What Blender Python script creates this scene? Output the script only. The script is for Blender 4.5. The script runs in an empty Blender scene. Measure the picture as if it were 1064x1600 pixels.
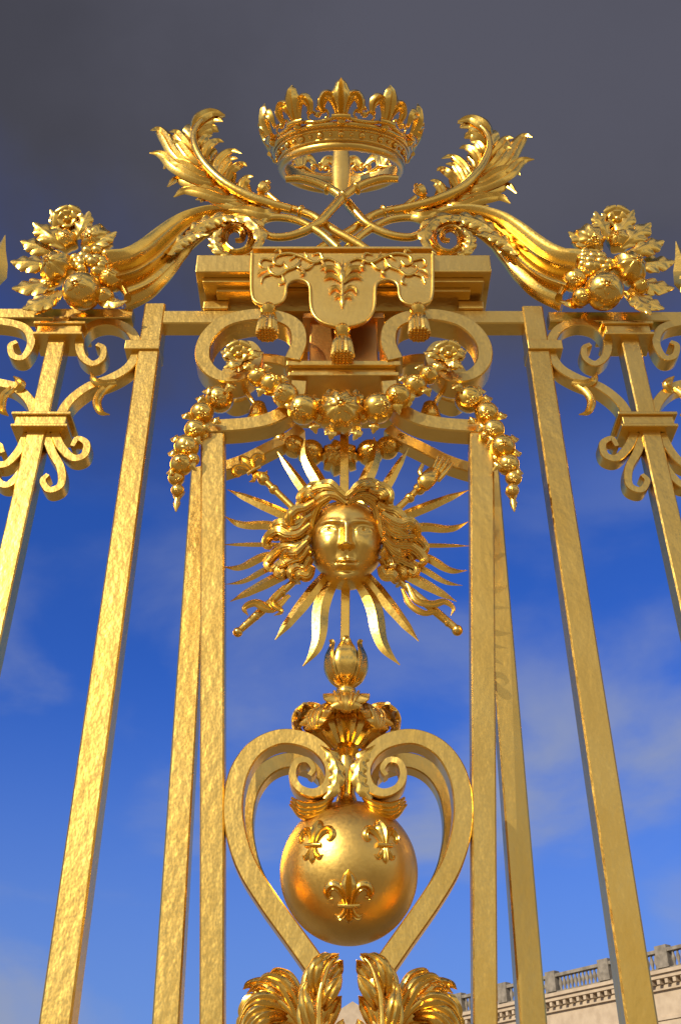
import bpy, bmesh, math, random
from mathutils import Vector, Matrix
random.seed(7)
sc = bpy.context.scene
COL = sc.collection
PI = math.pi
PITCH = math.radians(35.4); F = 1600.0; CAMZ = 1.6
CP, SP = math.cos(PITCH), math.sin(PITCH)
VN = Vector((0, -1, 0))

def P(px, py, Y):
    x = (px-532)/F; y = (800-py)/F
    fw = CP - y*SP; up = SP + y*CP
    t = Y/fw
    return Vector((x*t, Y, CAMZ + up*t))
def S(py, Y):
    y = (800-py)/F
    return Y/(CP - y*SP)/F
def ax(py): return 533 + (py-150)*0.0099
def side(pts, s, dy=0):
    if s < 0: return [tuple(p) for p in pts]
    return [(2*ax(p[1])-p[0], p[1]+dy) + tuple(p[2:]) for p in pts]
def spl(pts, n=6):
    pts = [tuple(p) for p in pts]
    if len(pts) == 2:
        return [tuple(a+(b-a)*i/n for a, b in zip(*pts)) for i in range(n+1)]
    q = [tuple(2*a-b for a, b in zip(pts[0], pts[1]))] + pts + [tuple(2*a-b for a, b in zip(pts[-1], pts[-2]))]
    out = []
    for i in range(1, len(q)-2):
        p0, p1, p2, p3 = q[i-1], q[i], q[i+1], q[i+2]
        for k in range(n):
            t = k/n
            out.append(tuple(.5*((2*b)+(c-a)*t+(2*a-5*b+4*c-d)*t*t+(3*b-a-3*c+d)*t**3) for a, b, c, d in zip(p0, p1, p2, p3)))
    out.append(pts[-1])
    return out
def K(keys, n):
    if isinstance(keys, (int, float)): return [keys]*n
    out = []
    m = len(keys)-1
    for i in range(n):
        u = i/(n-1)*m; k = min(int(u), m-1); t = u-k
        t = t*t*(3-2*t)*.5 + t*.5
        out.append(keys[k]+(keys[k+1]-keys[k])*t)
    return out
def rnd(n): return [(math.cos(2*PI*i/n), math.sin(2*PI*i/n)) for i in range(n)]
RND = rnd(12)
c_ = .14
RECT = [(1, -1+c_), (1, 1-c_), (1-c_, 1), (-1+c_, 1), (-1, 1-c_), (-1, -1+c_), (-1+c_, -1), (1-c_, -1)]
DIA = [(1, 0), (0, 1), (-1, 0), (0, -1)]
LEAF = [(-1, 0), (-.8, .5), (-.4, .85), (0, .3), (.4, .85), (.8, .5), (1, 0), (.6, -.35), (0, -.2), (-.6, -.35)]
def fluted(n, amp, m=4):
    return [((1+amp*math.cos(n*2*PI*i/(n*m)))*math.cos(2*PI*i/(n*m)), (1+amp*math.cos(n*2*PI*i/(n*m)))*math.sin(2*PI*i/(n*m))) for i in range(n*m)]

ORG = {}
class MB:
    def __init__(s): s.v = []; s.f = []
    def sweep(s, path, hw, ht=None, sec=RND, N=VN, B=None, cap=True, closed=False):
        n = len(path); hw = K(hw, n); ht = hw if ht is None else K(ht, n)
        b0 = len(s.v); m = len(sec)
        for i, p in enumerate(path):
            if closed: T = path[(i+1) % n]-path[i-1]
            else: T = path[min(i+1, n-1)]-path[max(i-1, 0)]
            if T.length < 1e-9: T = Vector((0, 0, 1))
            T = T.normalized()
            if B is not None:
                b = (B - T*B.dot(T)).normalized(); nn = b.cross(T)
            else:
                b = T.cross(N)
                if b.length < 1e-4: b = T.cross(Vector((0, 0, 1)))
                b.normalize(); nn = b.cross(T)
            for u, w in sec:
                s.v.append(p + b*(u*max(hw[i], 4e-4)) + nn*(w*max(ht[i], 4e-4)))
        for i in range(n if closed else n-1):
            for k in range(m):
                a = b0+i*m; c = b0+((i+1) % n)*m
                s.f.append((a+k, a+(k+1) % m, c+(k+1) % m, c+k))
        if cap and not closed:
            s.f.append(tuple(b0+k for k in reversed(range(m))))
            s.f.append(tuple(b0+(n-1)*m+k for k in range(m)))
    def sheet(s, spine, W, n, d=.5, sweep=.5, vein=.13, cup=.22, N=VN, B=None, nu=9, per=12, thick=.005, gr=.0):
        """lobed acanthus leaf: a folded sheet with scalloped edge, veins and a raised midrib, closed to a thin solid"""
        M = n*per+1
        L = [0]
        for i in range(1, len(spine)): L.append(L[-1]+(spine[i]-spine[i-1]).length)
        tot = L[-1]
        def at(t):
            if t >= 1: return spine[-1]+(spine[-1]-spine[-2]).normalized()*(t-1)*tot
            x = max(0, t)*tot; k = 0
            while k < len(L)-2 and L[k+1] < x: k += 1
            u = (x-L[k])/max(1e-9, L[k+1]-L[k])
            return spine[k].lerp(spine[k+1], u)
        ws = K(W, M); b0 = len(s.v); NU = 2*nu+1
        top, bot = [], []
        for i in range(M):
            t = i/(M-1)
            c = abs(math.cos(PI*n*(t)))
            sc_ = 1-(1-c)**2.6
            for j in range(NU):
                u = (j-nu)/nu; au = abs(u)
                tt = min(t+sweep*au*ws[i]/tot*(1-.3*t), 1.10)
                p = at(tt); T = (at(min(tt, .97)+.025)-at(min(tt, .97)-.025)).normalized()
                if B is not None: b = (B-T*B.dot(T)).normalized()
                else: b = T.cross(N).normalized()
                nn = b.cross(T)
                hw = ws[i]*(1-d*(1-sc_)*au**1.6)
                h = ws[i]*(vein*math.cos(2*PI*n*t)*au-cup*au*au+.14*math.exp(-(u/.15)**2)*(1-t))
                q = p+b*(u*hw)+nn*h
                top.append(q); bot.append(q-nn*thick)
        s.v += top+bot
        nT = len(top)
        for i in range(M-1):
            for j in range(NU-1):
                a = b0+i*NU+j
                s.f.append((a, a+1, a+NU+1, a+NU)); s.f.append((a+nT, a+nT+NU, a+nT+NU+1, a+nT+1))
        for i in range(M-1):
            for j in (0, NU-1):
                a = b0+i*NU+j; s.f.append((a, a+NU, a+NU+nT, a+nT))
        for i in (0, M-1):
            for j in range(NU-1):
                a = b0+i*NU+j; s.f.append((a, a+1, a+1+nT, a+nT))
    def pleaf(s, pts, Y, W, n, **kw):
        q = spl([(p[0], p[1], p[2] if len(p) > 2 else 0) for p in pts], 8)
        k = S(q[len(q)//2][1], Y)
        s.sheet([P(a, b, Y+c) for a, b, c in q], [w*k for w in W], n, **kw)
    def lathe(s, o, prof, A=Vector((0, 0, 1)), seg=20, fl=0, amp=0, twist=0):
        A = A.normalized()
        X = A.cross(Vector((0, 1, 0)))
        if X.length < .05: X = A.cross(Vector((1, 0, 0)))
        X.normalize(); Yv = A.cross(X)
        b0 = len(s.v)
        for j, (r, z) in enumerate(prof):
            for k in range(seg):
                a = 2*PI*k/seg
                rr = max(r, 3e-4)*(1+amp*math.cos(fl*a))
                s.v.append(o + X*(rr*math.cos(a)) + Yv*(rr*math.sin(a)) + A*z)
        for j in range(len(prof)-1):
            for k in range(seg):
                a = b0+j*seg; c = a+seg
                s.f.append((a+k, a+(k+1) % seg, c+(k+1) % seg, c+k))
        s.f.append(tuple(b0+k for k in reversed(range(seg))))
        s.f.append(tuple(b0+(len(prof)-1)*seg+k for k in range(seg)))
    def ball(s, o, r, A=Vector((0, 0, 1)), seg=16, st=1.0, fl=0, amp=0, n=9):
        prof = [(r*math.sin(PI*i/n), -r*st*math.cos(PI*i/n)) for i in range(n+1)]
        s.lathe(o, prof, A, seg, fl, amp)
    def box(s, x0, x1, y0, y1, z0, z1):
        b = len(s.v)
        for z in (z0, z1):
            for x, y in ((x0, y0), (x1, y0), (x1, y1), (x0, y1)): s.v.append(Vector((x, y, z)))
        for q in ((0, 3, 2, 1), (4, 5, 6, 7), (0, 1, 5, 4), (1, 2, 6, 5), (2, 3, 7, 6), (3, 0, 4, 7)): s.f.append(tuple(b+i for i in q))
    def hexa(s, pts):
        b = len(s.v); s.v += [Vector(p) for p in pts]
        for q in ((0, 3, 2, 1), (4, 5, 6, 7), (0, 1, 5, 4), (1, 2, 6, 5), (2, 3, 7, 6), (3, 0, 4, 7)): s.f.append(tuple(b+i for i in q))
    def strip(s, pts, Y, w, t=None, sec=RECT, n=6):
        """ribbon or bar along image-traced points lying in the vertical plane y = Y (third value: offset in metres)"""
        q = spl([(p[0], p[1], p[2] if len(p) > 2 else 0) for p in pts], n)
        k = S(q[len(q)//2][1], Y)
        path = [P(a, b, Y+c) for a, b, c in q]
        m = len(path)
        s.sweep(path, [x*k for x in K(w, m)], None if t is None else [x*k for x in K(t, m)], sec)
    def petal(s, pts, Y, w, t=None, wk=(.45, .85, 1, .8, .5, .08), bulge=None, n=5, sec=LEAF):
        bulge = w*.9 if bulge is None else bulge
        q = spl([(p[0], p[1], p[2] if len(p) > 2 else 0) for p in pts], n)
        k = S(q[len(q)//2][1], Y); m = len(q)
        path = [P(a, b, Y+c-k*bulge*math.sin(PI*.85*i/(m-1))) for i, (a, b, c) in enumerate(q)]
        t = w*.55 if t is None else t
        s.sweep(path, [x*k*w for x in K(wk, m)], [x*k*t for x in K(wk, m)], sec)
    def build(s, name, mat, parent=None, origin=None, smooth=True, ang=38, bevel=0):
        o0 = ORG[parent.name] if parent else (origin or Vector((0, 0, 0)))
        me = bpy.data.meshes.new(name)
        me.from_pydata([tuple(v-o0) for v in s.v], [], s.f)
        bm = bmesh.new(); bm.from_mesh(me)
        bmesh.ops.recalc_face_normals(bm, faces=bm.faces); bm.to_mesh(me); bm.free()
        me.materials.append(mat)
        for p in me.polygons: p.use_smooth = smooth
        if smooth and ang: me.set_sharp_from_angle(angle=math.radians(ang))
        o = bpy.data.objects.new(name, me); COL.objects.link(o)
        if parent: o.parent = parent
        else: o.location = o0
        ORG[o.name] = o0
        if bevel:
            md = o.modifiers.new('bevel', 'BEVEL'); md.width = bevel; md.segments = 2; md.limit_method = 'ANGLE'
        return o
def tag(o, label, cat, group=None, kind=None):
    if label: o['label'] = label
    if cat: o['category'] = cat
    if group: o['group'] = group
    if kind: o['kind'] = kind
    return o
def thing(name, label, cat, loc, group=None):
    o = bpy.data.objects.new(name, None); COL.objects.link(o); o.location = loc
    o.empty_display_size = .1
    ORG[o.name] = Vector(loc)
    return tag(o, label, cat, group)

# ------------------------------------------------------------------ materials
def nd(nt, t, **kw):
    n = nt.nodes.new(t)
    for k, v in kw.items(): setattr(n, k, v)
    return n
def gold(name, c1, c2, r0, r1, bs, bstr, bdist, sx=(1, 1, 1), fine=.25):
    m = bpy.data.materials.new(name); m.use_nodes = True; nt = m.node_tree; L = nt.links
    b = nt.nodes['Principled BSDF']; b.inputs['Metallic'].default_value = 1
    tc = nd(nt, 'ShaderNodeTexCoord'); mp = nd(nt, 'ShaderNodeMapping'); mp.inputs['Scale'].default_value = sx
    L.new(tc.outputs['Object'], mp.inputs['Vector'])
    n1 = nd(nt, 'ShaderNodeTexNoise'); n1.inputs['Scale'].default_value = bs; n1.inputs['Detail'].default_value = 2
    n2 = nd(nt, 'ShaderNodeTexNoise'); n2.inputs['Scale'].default_value = bs*5; n2.inputs['Detail'].default_value = 5
    n3 = nd(nt, 'ShaderNodeTexNoise'); n3.inputs['Scale'].default_value = 6; n3.inputs['Detail'].default_value = 6
    for n in (n1, n2, n3): L.new(mp.outputs[0], n.inputs['Vector'])
    mx = nd(nt, 'ShaderNodeMix', data_type='RGBA'); mx.inputs[6].default_value = (*c1, 1); mx.inputs[7].default_value = (*c2, 1)
    mr = nd(nt, 'ShaderNodeMapRange'); mr.inputs[1].default_value = .35; mr.inputs[2].default_value = .7
    L.new(n3.outputs[0], mr.inputs[0]); L.new(mr.outputs[0], mx.inputs[0]); L.new(mx.outputs[2], b.inputs['Base Color'])
    rr = nd(nt, 'ShaderNodeMapRange'); rr.inputs[1].default_value = .3; rr.inputs[2].default_value = .7; rr.inputs[3].default_value = r0; rr.inputs[4].default_value = r1
    L.new(n2.outputs[0], rr.inputs[0]); L.new(rr.outputs[0], b.inputs['Roughness'])
    ad = nd(nt, 'ShaderNodeMath', operation='MULTIPLY_ADD'); ad.inputs[1].default_value = fine
    L.new(n2.outputs[0], ad.inputs[0]); L.new(n1.outputs[0], ad.inputs[2])
    bp = nd(nt, 'ShaderNodeBump'); bp.inputs['Strength'].default_value = bstr; bp.inputs['Distance'].default_value = bdist
    L.new(ad.outputs[0], bp.inputs['Height']); L.new(bp.outputs[0], b.inputs['Normal'])
    return m
def stone(name, c1, c2, sc_, rough=.85, bump=.3):
    m = bpy.data.materials.new(name); m.use_nodes = True; nt = m.node_tree; L = nt.links
    b = nt.nodes['Principled BSDF']; b.inputs['Roughness'].default_value = rough
    tc = nd(nt, 'ShaderNodeTexCoord'); n1 = nd(nt, 'ShaderNodeTexNoise'); n1.inputs['Scale'].default_value = sc_; n1.inputs['Detail'].default_value = 8
    L.new(tc.outputs['Object'], n1.inputs['Vector'])
    mx = nd(nt, 'ShaderNodeMix', data_type='RGBA'); mx.inputs[6].default_value = (*c1, 1); mx.inputs[7].default_value = (*c2, 1)
    mr = nd(nt, 'ShaderNodeMapRange'); mr.inputs[1].default_value = .35; mr.inputs[2].default_value = .65
    L.new(n1.outputs[0], mr.inputs[0]); L.new(mr.outputs[0], mx.inputs[0]); L.new(mx.outputs[2], b.inputs['Base Color'])
    bp = nd(nt, 'ShaderNodeBump'); bp.inputs['Strength'].default_value = bump; bp.inputs['Distance'].default_value = .05
    L.new(n1.outputs[0], bp.inputs['Height']); L.new(bp.outputs[0], b.inputs['Normal'])
    return m
G_BAR = gold('hammered_gold', (.84, .56, .135), (.79, .50, .105), .28, .38, 30, .24, .010, (1, 1, .6), .10)
G_ORN = gold('burnished_gold', (.93, .61, .135), (.86, .52, .09), .18, .31, 20, .22, .005, (1, 1, 1), .12)
G_LEAF = gold('satin_gold_leaf', (.90, .60, .14), (.84, .52, .10), .28, .40, 26, .22, .005, (1, 1, 1), .15)
G_ORB = gold('satin_gold_globe', (.90, .60, .15), (.78, .49, .11), .33, .44, 18, .25, .006, (1, 1, 1), .3)
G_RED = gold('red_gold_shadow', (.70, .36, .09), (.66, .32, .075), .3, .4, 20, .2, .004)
STONE = stone('pale_limestone', (.50, .40, .28), (.41, .32, .22), 1.4)
GREY = stone('weathered_stone', (.27, .235, .185), (.15, .13, .10), 2.0)
PAVE = stone('paving', (.30, .25, .18), (.20, .165, .12), 3.0)
m = bpy.data.materials.new('window_glass'); m.use_nodes = True
m.node_tree.nodes['Principled BSDF'].inputs['Base Color'].default_value = (.03, .035, .04, 1)
m.node_tree.nodes['Principled BSDF'].inputs['Roughness'].default_value = .1
GLASS = m

YF, YA, YB = 3.65, 3.50, 3.80
# ------------------------------------------------------------------ ground
g = MB(); R = 1500
b = [Vector((R*math.cos(2*PI*i/48), R*math.sin(2*PI*i/48), 0)) for i in range(48)]
g.v = b; g.f = [tuple(range(48))]
tag(g.build('ground', PAVE, smooth=False), None, None, kind='structure')

# ------------------------------------------------------------------ palace far behind
def wing():
    Q = Vector((26.0, 83.0, 0)); d = Vector((-.592, .806, 0)); nrm = Vector((-.806, -.592, 0)); H = 1.5
    def bb(mb, t0, t1, o0, o1, z0, z1):
        pts = []
        for z in (z0, z1):
            for t, o in ((t0, o0), (t1, o0), (t1, o1), (t0, o1)):
                p = Q+d*t+nrm*o; pts.append((p.x, p.y, z+(H if z > 0 else 0)))
        mb.hexa(pts)
    root = thing('palace_wing', 'cream stone palace wing with roof balustrade far behind the right posts', 'building', (Q.x, Q.y, 0))
    T0, T1 = -40, 27
    w = MB(); bb(w, T0, T1, -14, 0, 0, 15.6); w.build('wall', STONE, root, smooth=False)
    w = MB(); bb(w, T0-.3, T1+.3, -14, .25, 15.602, 15.9); bb(w, T0-.7, T1+.7, -14, .8, 16.3, 16.6); bb(w, T0-.9, T1+.9, -14, 1.0, 16.602, 16.85)
    bb(w, T0-.2, T1+.2, -14, .15, 15.902, 16.298)
    bb(w, T0-.1, T1+.1, -14, .12, 13.6, 13.8)
    w.build('cornice', STONE, root, smooth=False)
    w = MB(); t = T0
    while t < T1:
        bb(w, t, t+.28, .15, .7, 15.95, 16.295); t += .75
    w.build('modillion_row', STONE, root, smooth=False)
    w = MB(); bb(w, T0, T1, -.35, .1, 16.855, 17.15); w.build('balustrade_plinth', GREY, root, smooth=False)
    w = MB(); bb(w, T0, T1, -.4, .15, 18.25, 18.5); w.build('balustrade_coping', GREY, root, smooth=False)
    t = T0; prof = [(.15, 0), (.10, .1), (.09, .2), (.17, .5), (.16, .65), (.08, .95), (.14, 1.1)]
    while t < T1:
        w = MB(); bb(w, t, t+1.1, -.45, .2, 17.152, 18.75); w.build('pedestal', GREY, root, smooth=False)
        w = MB(); q = t+1.35
        while q < min(t+5.6, T1):
            p = Q+d*q+nrm*(-.12); w.lathe(Vector((p.x, p.y, 17.152+H)), prof, seg=8); q += .42
        w.build('baluster_row', GREY, root)
        t += 5.9
    t = T0+3
    while t < T1-3:
        w = MB(); bb(w, t-.25, t+2.05, .0, .16, 5.8, 12.2); fr = w.build('window', STONE, root, smooth=False)
        w = MB(); bb(w, t, t+1.8, .1, .2, 6.05, 11.95); w.build('pane', GLASS, fr, smooth=False)
        t += 5.9
wing()
def pavilion():
    c = Vector((1.2, 112, 0))
    root = thing('palace_pavilion', 'distant pale stone pavilion with low gable glimpsed between the two lowest leaf sprays', 'building', c)
    w = MB(); w.box(c.x-3.2, c.x+3.2, c.y, c.y+14, 0, 18.2); w.build('wall', STONE, root, smooth=False)
    w = MB(); w.box(c.x-3.8, c.x+3.8, c.y-.5, c.y+14, 18.202, 18.8); w.build('cornice', STONE, root, smooth=False)
    w = MB()
    w.v += [Vector((c.x-3.7, c.y-.4, 18.802)), Vector((c.x+3.7, c.y-.4, 18.802)), Vector((c.x, c.y-.4, 21)), Vector((c.x-3.7, c.y+14, 18.802)), Vector((c.x+3.7, c.y+14, 18.802)), Vector((c.x, c.y+14, 21))]
    w.f += [(0, 1, 2), (3, 5, 4), (0, 2, 5, 3), (1, 4, 5, 2), (0, 3, 4, 1)]
    w.build('gable_roof', STONE, root, smooth=False)
    for k in (-1.5, 1.5):
        w = MB(); w.box(c.x+k-.8, c.x+k+.8, c.y-.1, c.y+.05, 6, 12); w.build('window', GLASS, root, smooth=False)
pavilion()

# ------------------------------------------------------------------ gate pilaster frame
pil = thing('gate_pilaster', 'tall gilded wrought iron gate pilaster of hammered square posts framing the sun emblem', 'gate', (0.02, YF, 0))
def post(px0, py0, px1, py1, Y, hw0, hw1, name, ht0=None, ht1=None, zb=.35):
    a = P(px0, py0, Y); b = P(px1, py1, Y)
    t = (zb-b.z)/(a.z-b.z)
    c = b+(a-b)*t; hwc = hw1+(hw0-hw1)*t
    mb = MB(); n = 14
    path = [c+(b-c)*i/n for i in range(n+1)]
    ws = [hwc+(hw1-hwc)*i/n for i in range(n+1)]
    ts = ws if ht0 is None else [ht0]*(n+1)
    mb.sweep(path, ws, ts, RECT)
    return mb.build(name, G_BAR, pil, ang=25)
post(92, 1600, 245, 486, YF, .052, .052, 'outer_post')
post(997, 1600, 829, 490, YF, .052, .052, 'outer_post')
post(262, 1600, 316, 740, YB, .046, .046, 'rear_post')
post(830, 1600, 762, 740, YB, .046, .046, 'rear_post')
for s in (-1, 1):
    top = P(334 if s < 0 else 751, 688, YA); bot = P(333 if s < 0 else 756, 1600, YA)
    k = (0.9-bot.z)/(bot.z-top.z); foot = bot+(bot-top)*k
    n = 16; path = [foot+(top-foot)*i/n for i in range(n+1)]
    mb = MB()
    mb.sweep(path, [.030+(.052-.030)*i/n for i in range(n+1)], [.036+.012*i/n for i in range(n+1)], RECT)
    mb.build('front_post', G_BAR, pil, ang=25)
    mb = MB()
    mb.strip(side([(318, 677), (345, 675), (385, 672), (420, 665), (448, 650), (464, 628), (468, 606)], s), YA, 13, 17)
    mb.build('arched_head', G_BAR, pil, ang=25)
    mb = MB()
    mb.strip(side([(304, 746), (340, 739), (380, 726), (420, 706), (452, 690), (470, 676)], s), YB, 10, 14)
    mb.build('rear_arched_head', G_BAR, pil, ang=25)
    mb = MB()
    mb.strip(side([(458, 574), (468, 548), (462, 522), (436, 508), (396, 505), (352, 516), (324, 543), (320, 575), (340, 598), (372, 602), (396, 588), (404, 568), (394, 552), (378, 552)], s), YA, [13, 13, 13, 13, 13, 13, 12, 11, 10, 9, 8, 7, 6], 20, n=8)
    mb.build('volute', G_BAR, pil, ang=25)
    mb = MB()
    mb.strip(side([(452, 632), (462, 600), (452, 580), (425, 572), (392, 574), (360, 590), (350, 615), (366, 632), (388, 626)], s), YB, 10, 18, n=8)
    mb.build('rear_volute', G_BAR, pil, ang=25)
    heart = [(492, 1512), (462, 1470), (420, 1412), (388, 1360), (371, 1310), (366, 1262), (375, 1213), (400, 1176), (438, 1158), (478, 1163), (506, 1182), (518, 1210), (510, 1236), (490, 1246), (468, 1238), (458, 1218), (464, 1198), (480, 1194), (490, 1206), (484, 1216)]
    mb = MB(); mb.strip(side(heart, s), YA, [15, 15, 15, 15, 15, 15, 15, 14, 13, 13, 12, 10, 8, 7, 6, 6, 5.5, 5, 4.5, 4], [19]*9+[20, 21, 22, 22, 22, 21, 20, 18, 16, 14], n=8)
    mb.build('heart_scroll', G_BAR, pil, ang=25)
    mb = MB(); mb.strip(side([(498, 1520), (470, 1482), (432, 1426), (402, 1376), (388, 1330), (384, 1288), (392, 1243), (414, 1210), (446, 1194), (480, 1198), (506, 1215), (514, 1242)], s), YB, 13, 17, n=8)
    mb.build('rear_heart_scroll', G_BAR, pil, ang=25)
    mb = MB()
    mb.pleaf(side([(500, 1164, -.045), (518, 1180, -.055), (527, 1205, -.06), (522, 1230, -.06), (508, 1248, -.055)], s), YA, (6, 11, 13, 11, 3), 5, d=.3, vein=.09, cup=.3)
    mb.build('scroll_leaf', G_ORN, pil)
    mb = MB()
    for o in (0, 8, 15):
        mb.petal(side([(520-o*.3, 1246+o*.5), (505, 1256+o), (487, 1261+o), (469, 1258+o), (456-o*.2, 1247+o*.7)], s), YA+.0+.012*(o/8), 7-o*.12, 14, wk=(.5, .9, 1, .9, .3), bulge=4, sec=RND)
    mb.build('scroll_cup', G_ORN, pil)
zr = P(532, 485, YF-.045).z
mb = MB(); mb.sweep([Vector((-.94+i*.12, YF, zr-.045)) for i in range(17)], .046, .046, RECT); mb.build('cross_rail', G_BAR, pil, ang=25)
zt = P(532, 398, 3.45).z; zb = P(532, 424, 3.45).z
xl = P(308, 400, 3.45).x; xr = P(765, 400, 3.45).x
mb = MB(); mb.box(xl, xr, 3.45, 3.85, zb, zt); mb.box(xl+.02, xr-.02, 3.47, 3.83, zt+.001, zt+.02)
mb.build('cornice_slab', G_BAR, pil, smooth=False, bevel=.006)
mb = MB(); mb.box(xl+.035, xr-.035, 3.49, 3.81, zb-.03, zb-.001); mb.box(xl+.1, xr-.1, 3.53, 3.77, zb-.055, zb-.031)
mb.build('cornice_soffit', G_BAR, pil, smooth=False, bevel=.004)
for s in (-1, 1):
    x = (xl if s < 0 else xr); zc = zr+.002
    xa, xb2 = sorted((x-s*.16, x-s*.03))
    mb = MB(); mb.box(xa, xb2, YF-.06, YF+.06, zc, zb-.057); mb.build('cornice_block', G_BAR, pil, smooth=False, bevel=.008)
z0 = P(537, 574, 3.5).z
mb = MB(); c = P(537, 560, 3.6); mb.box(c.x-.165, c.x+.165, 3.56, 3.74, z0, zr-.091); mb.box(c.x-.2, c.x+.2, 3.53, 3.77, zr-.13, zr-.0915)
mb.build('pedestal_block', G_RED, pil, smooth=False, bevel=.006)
mb = MB(); x0 = P(447, 585, 3.46).x; x1 = P(627, 585, 3.46).x; za = z0-.002
mb.box(x0, x1, 3.45, 3.85, za-.03, za); mb.box(x0+.025, x1-.025, 3.475, 3.825, za-.06, za-.031); mb.box(x0+.01, x1-.01, 3.46, 3.84, za-.085, za-.061)
mb.build('moulded_plate', G_BAR, pil, smooth=False, bevel=.005)
mb = MB(); mb.sweep([Vector((-.92, YF, 1.0)), Vector((.96, YF, 1.0))], .045, .045, RECT); mb.build('lower_rail', G_BAR, pil, ang=25)
mb = MB(); cx = P(545, 1560, YF).x; mb.sweep([Vector((cx, YF, .35)), Vector((cx, YF, P(545, 1680, YF).z))], .05, .05, RECT); mb.build('lower_post', G_BAR, pil, ang=25)
mb = MB(); mb.box(-3, 3, YF-.3, YF+.3, 0.004, .36); tag(mb.build('plinth_wall', STONE, origin=Vector((0, YF, 0)), smooth=False, bevel=.02), 'low limestone kerb wall carrying the gilded railing', 'wall')

# axial stem between orb and sun
st = thing('axial_finial', 'gilded baluster stem with acanthus whorl and closed bud standing on the lily orb', 'finial', P(543, 1255, YF-.05))
YS = 3.58
kz = lambda py: P(540, py, YS).z
cx = P(541, 1150, YS).x; k = S(1150, YS)
def cpt(z): return Vector((cx, YS, z))
mb = MB(); prof = [(18, 1268), (26, 1262), (17, 1255), (13, 1240), (15, 1225), (17, 1205), (14, 1185), (17, 1180), (21, 1176), (17, 1171), (13, 1165), (16, 1150), (20, 1120), (16, 1098), (10, 1094), (16, 1088), (17, 1082), (15, 1076), (8, 1070)]
mb.lathe(cpt(0), [(r*k, kz(y)) for r, y in prof], seg=24); mb.build('baluster', G_ORN, st)
for i in range(8):
    a = -PI/2+i*PI/4; rad = Vector((math.cos(a), math.sin(a), 0)); tn = Vector((-math.sin(a), math.cos(a), 0))
    z0_ = kz(1150); h = kz(1096)-z0_
    pr = [(13, .25), (26, .55), (44, .74), (62, .74), (77, .58), (84, .34), (80, .12), (70, .12)] if i % 2 == 0 else [(13, .12), (26, .42), (44, .56), (60, .46), (70, .18), (68, -.12), (60, -.20)]
    path = [cpt(z0_)+rad*(r*k)+Vector((0, 0, z*h)) for r, z in spl(pr, 5)]
    mb = MB(); mb.sheet(path, [x*k for x in (10, 20, 30, 36, 35, 27, 15, 4)], 5, d=.46, sweep=.6, vein=.08, cup=.10, B=-tn, thick=.008)
    for sg in (-1, 1):
        for o in (.28, .56):
            ln = [p+tn*(sg*o*x*k)+Vector((0, 0, .006)) for p, x in zip(path, K((8, 18, 28, 34, 32, 22, 10, 2), len(path)))]
            mb.sweep(ln, [.002, .005, .006, .005, .002], None, rnd(6), B=tn)
    mb.build('acanthus_leaf', G_LEAF, st)
mb = MB(); mb.lathe(cpt(0), [(r*k, kz(y)) for r, y in ((18, 1166), (28, 1154), (38, 1138), (36, 1120), (20, 1106))], seg=32, fl=16, amp=.10); mb.build('whorl_core', G_ORN, st)
mb = MB()
kb = S(1040, YS); mb.lathe(cpt(0), [(r*kb, kz(y)) for r, y in [(8, 1074), (14, 1068), (24, 1056), (28, 1042), (24, 1026), (14, 1012), (5, 1003), (4, 985)]], seg=24)
for i in range(6):
    a = -PI/2+i*PI/3; rad = Vector((math.cos(a), math.sin(a), 0)); tn = Vector((-math.sin(a), math.cos(a), 0))
    path = [cpt(kz(y))+rad*(r*kb) for r, y in spl([(10, 1072), (23, 1062), (30, 1046), (30, 1028), (25, 1014), (26, 1007), (30, 1008)], 4)]
    mb.sweep(path, [x*kb for x in K((5, 13, 17, 15, 9, 5, 1.5), len(path))], .008, LEAF, B=tn)
mb.build('bud', G_ORN, st)

# ------------------------------------------------------------------ fleur-de-lis
def fleur(mb, mp, N, sz=1.0, tail=True, fat=1.0):
    def sw(pts, w, t):
        q = spl(pts, 5); path = [mp(a*sz, b*sz, c*sz) for a, b, c in q]; n = len(path)
        mb.sweep(path, [x*sz*fat for x in K(w, n)], [x*sz for x in K(t, n)], LEAF if len(pts) > 3 else RND, N=N)
    sw([(0, -.02, .03), (0, .14, .06), (0, .34, .09), (0, .52, .06), (0, .64, .02)], (.05, .09, .16, .10, .012), (.05, .09, .11, .08, .01))
    for s in (-1, 1):
        sw([(s*.05, -.02, .03), (s*.09, .14, .05), (s*.19, .30, .08), (s*.33, .34, .08), (s*.43, .24, .06), (s*.40, .12, .04), (s*.31, .13, .03)], (.04, .06, .085, .09, .075, .05, .02), (.04, .06, .08, .085, .07, .05, .02))
        if tail: sw([(s*.04, 0, .03), (s*.08, -.14, .04), (s*.18, -.24, .05), (s*.28, -.19, .03)], (.035, .06, .06, .015), (.03, .05, .05, .015))
    if tail: sw([(0, 0, .03), (0, -.14, .05), (0, -.28, .05), (0, -.38, .02)], (.04, .06, .075, .01), (.04, .05, .06, .01))
    sw([(-.2, .0, .08), (0, .0, .10), (.2, .0, .08)], .045, .05)

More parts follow.
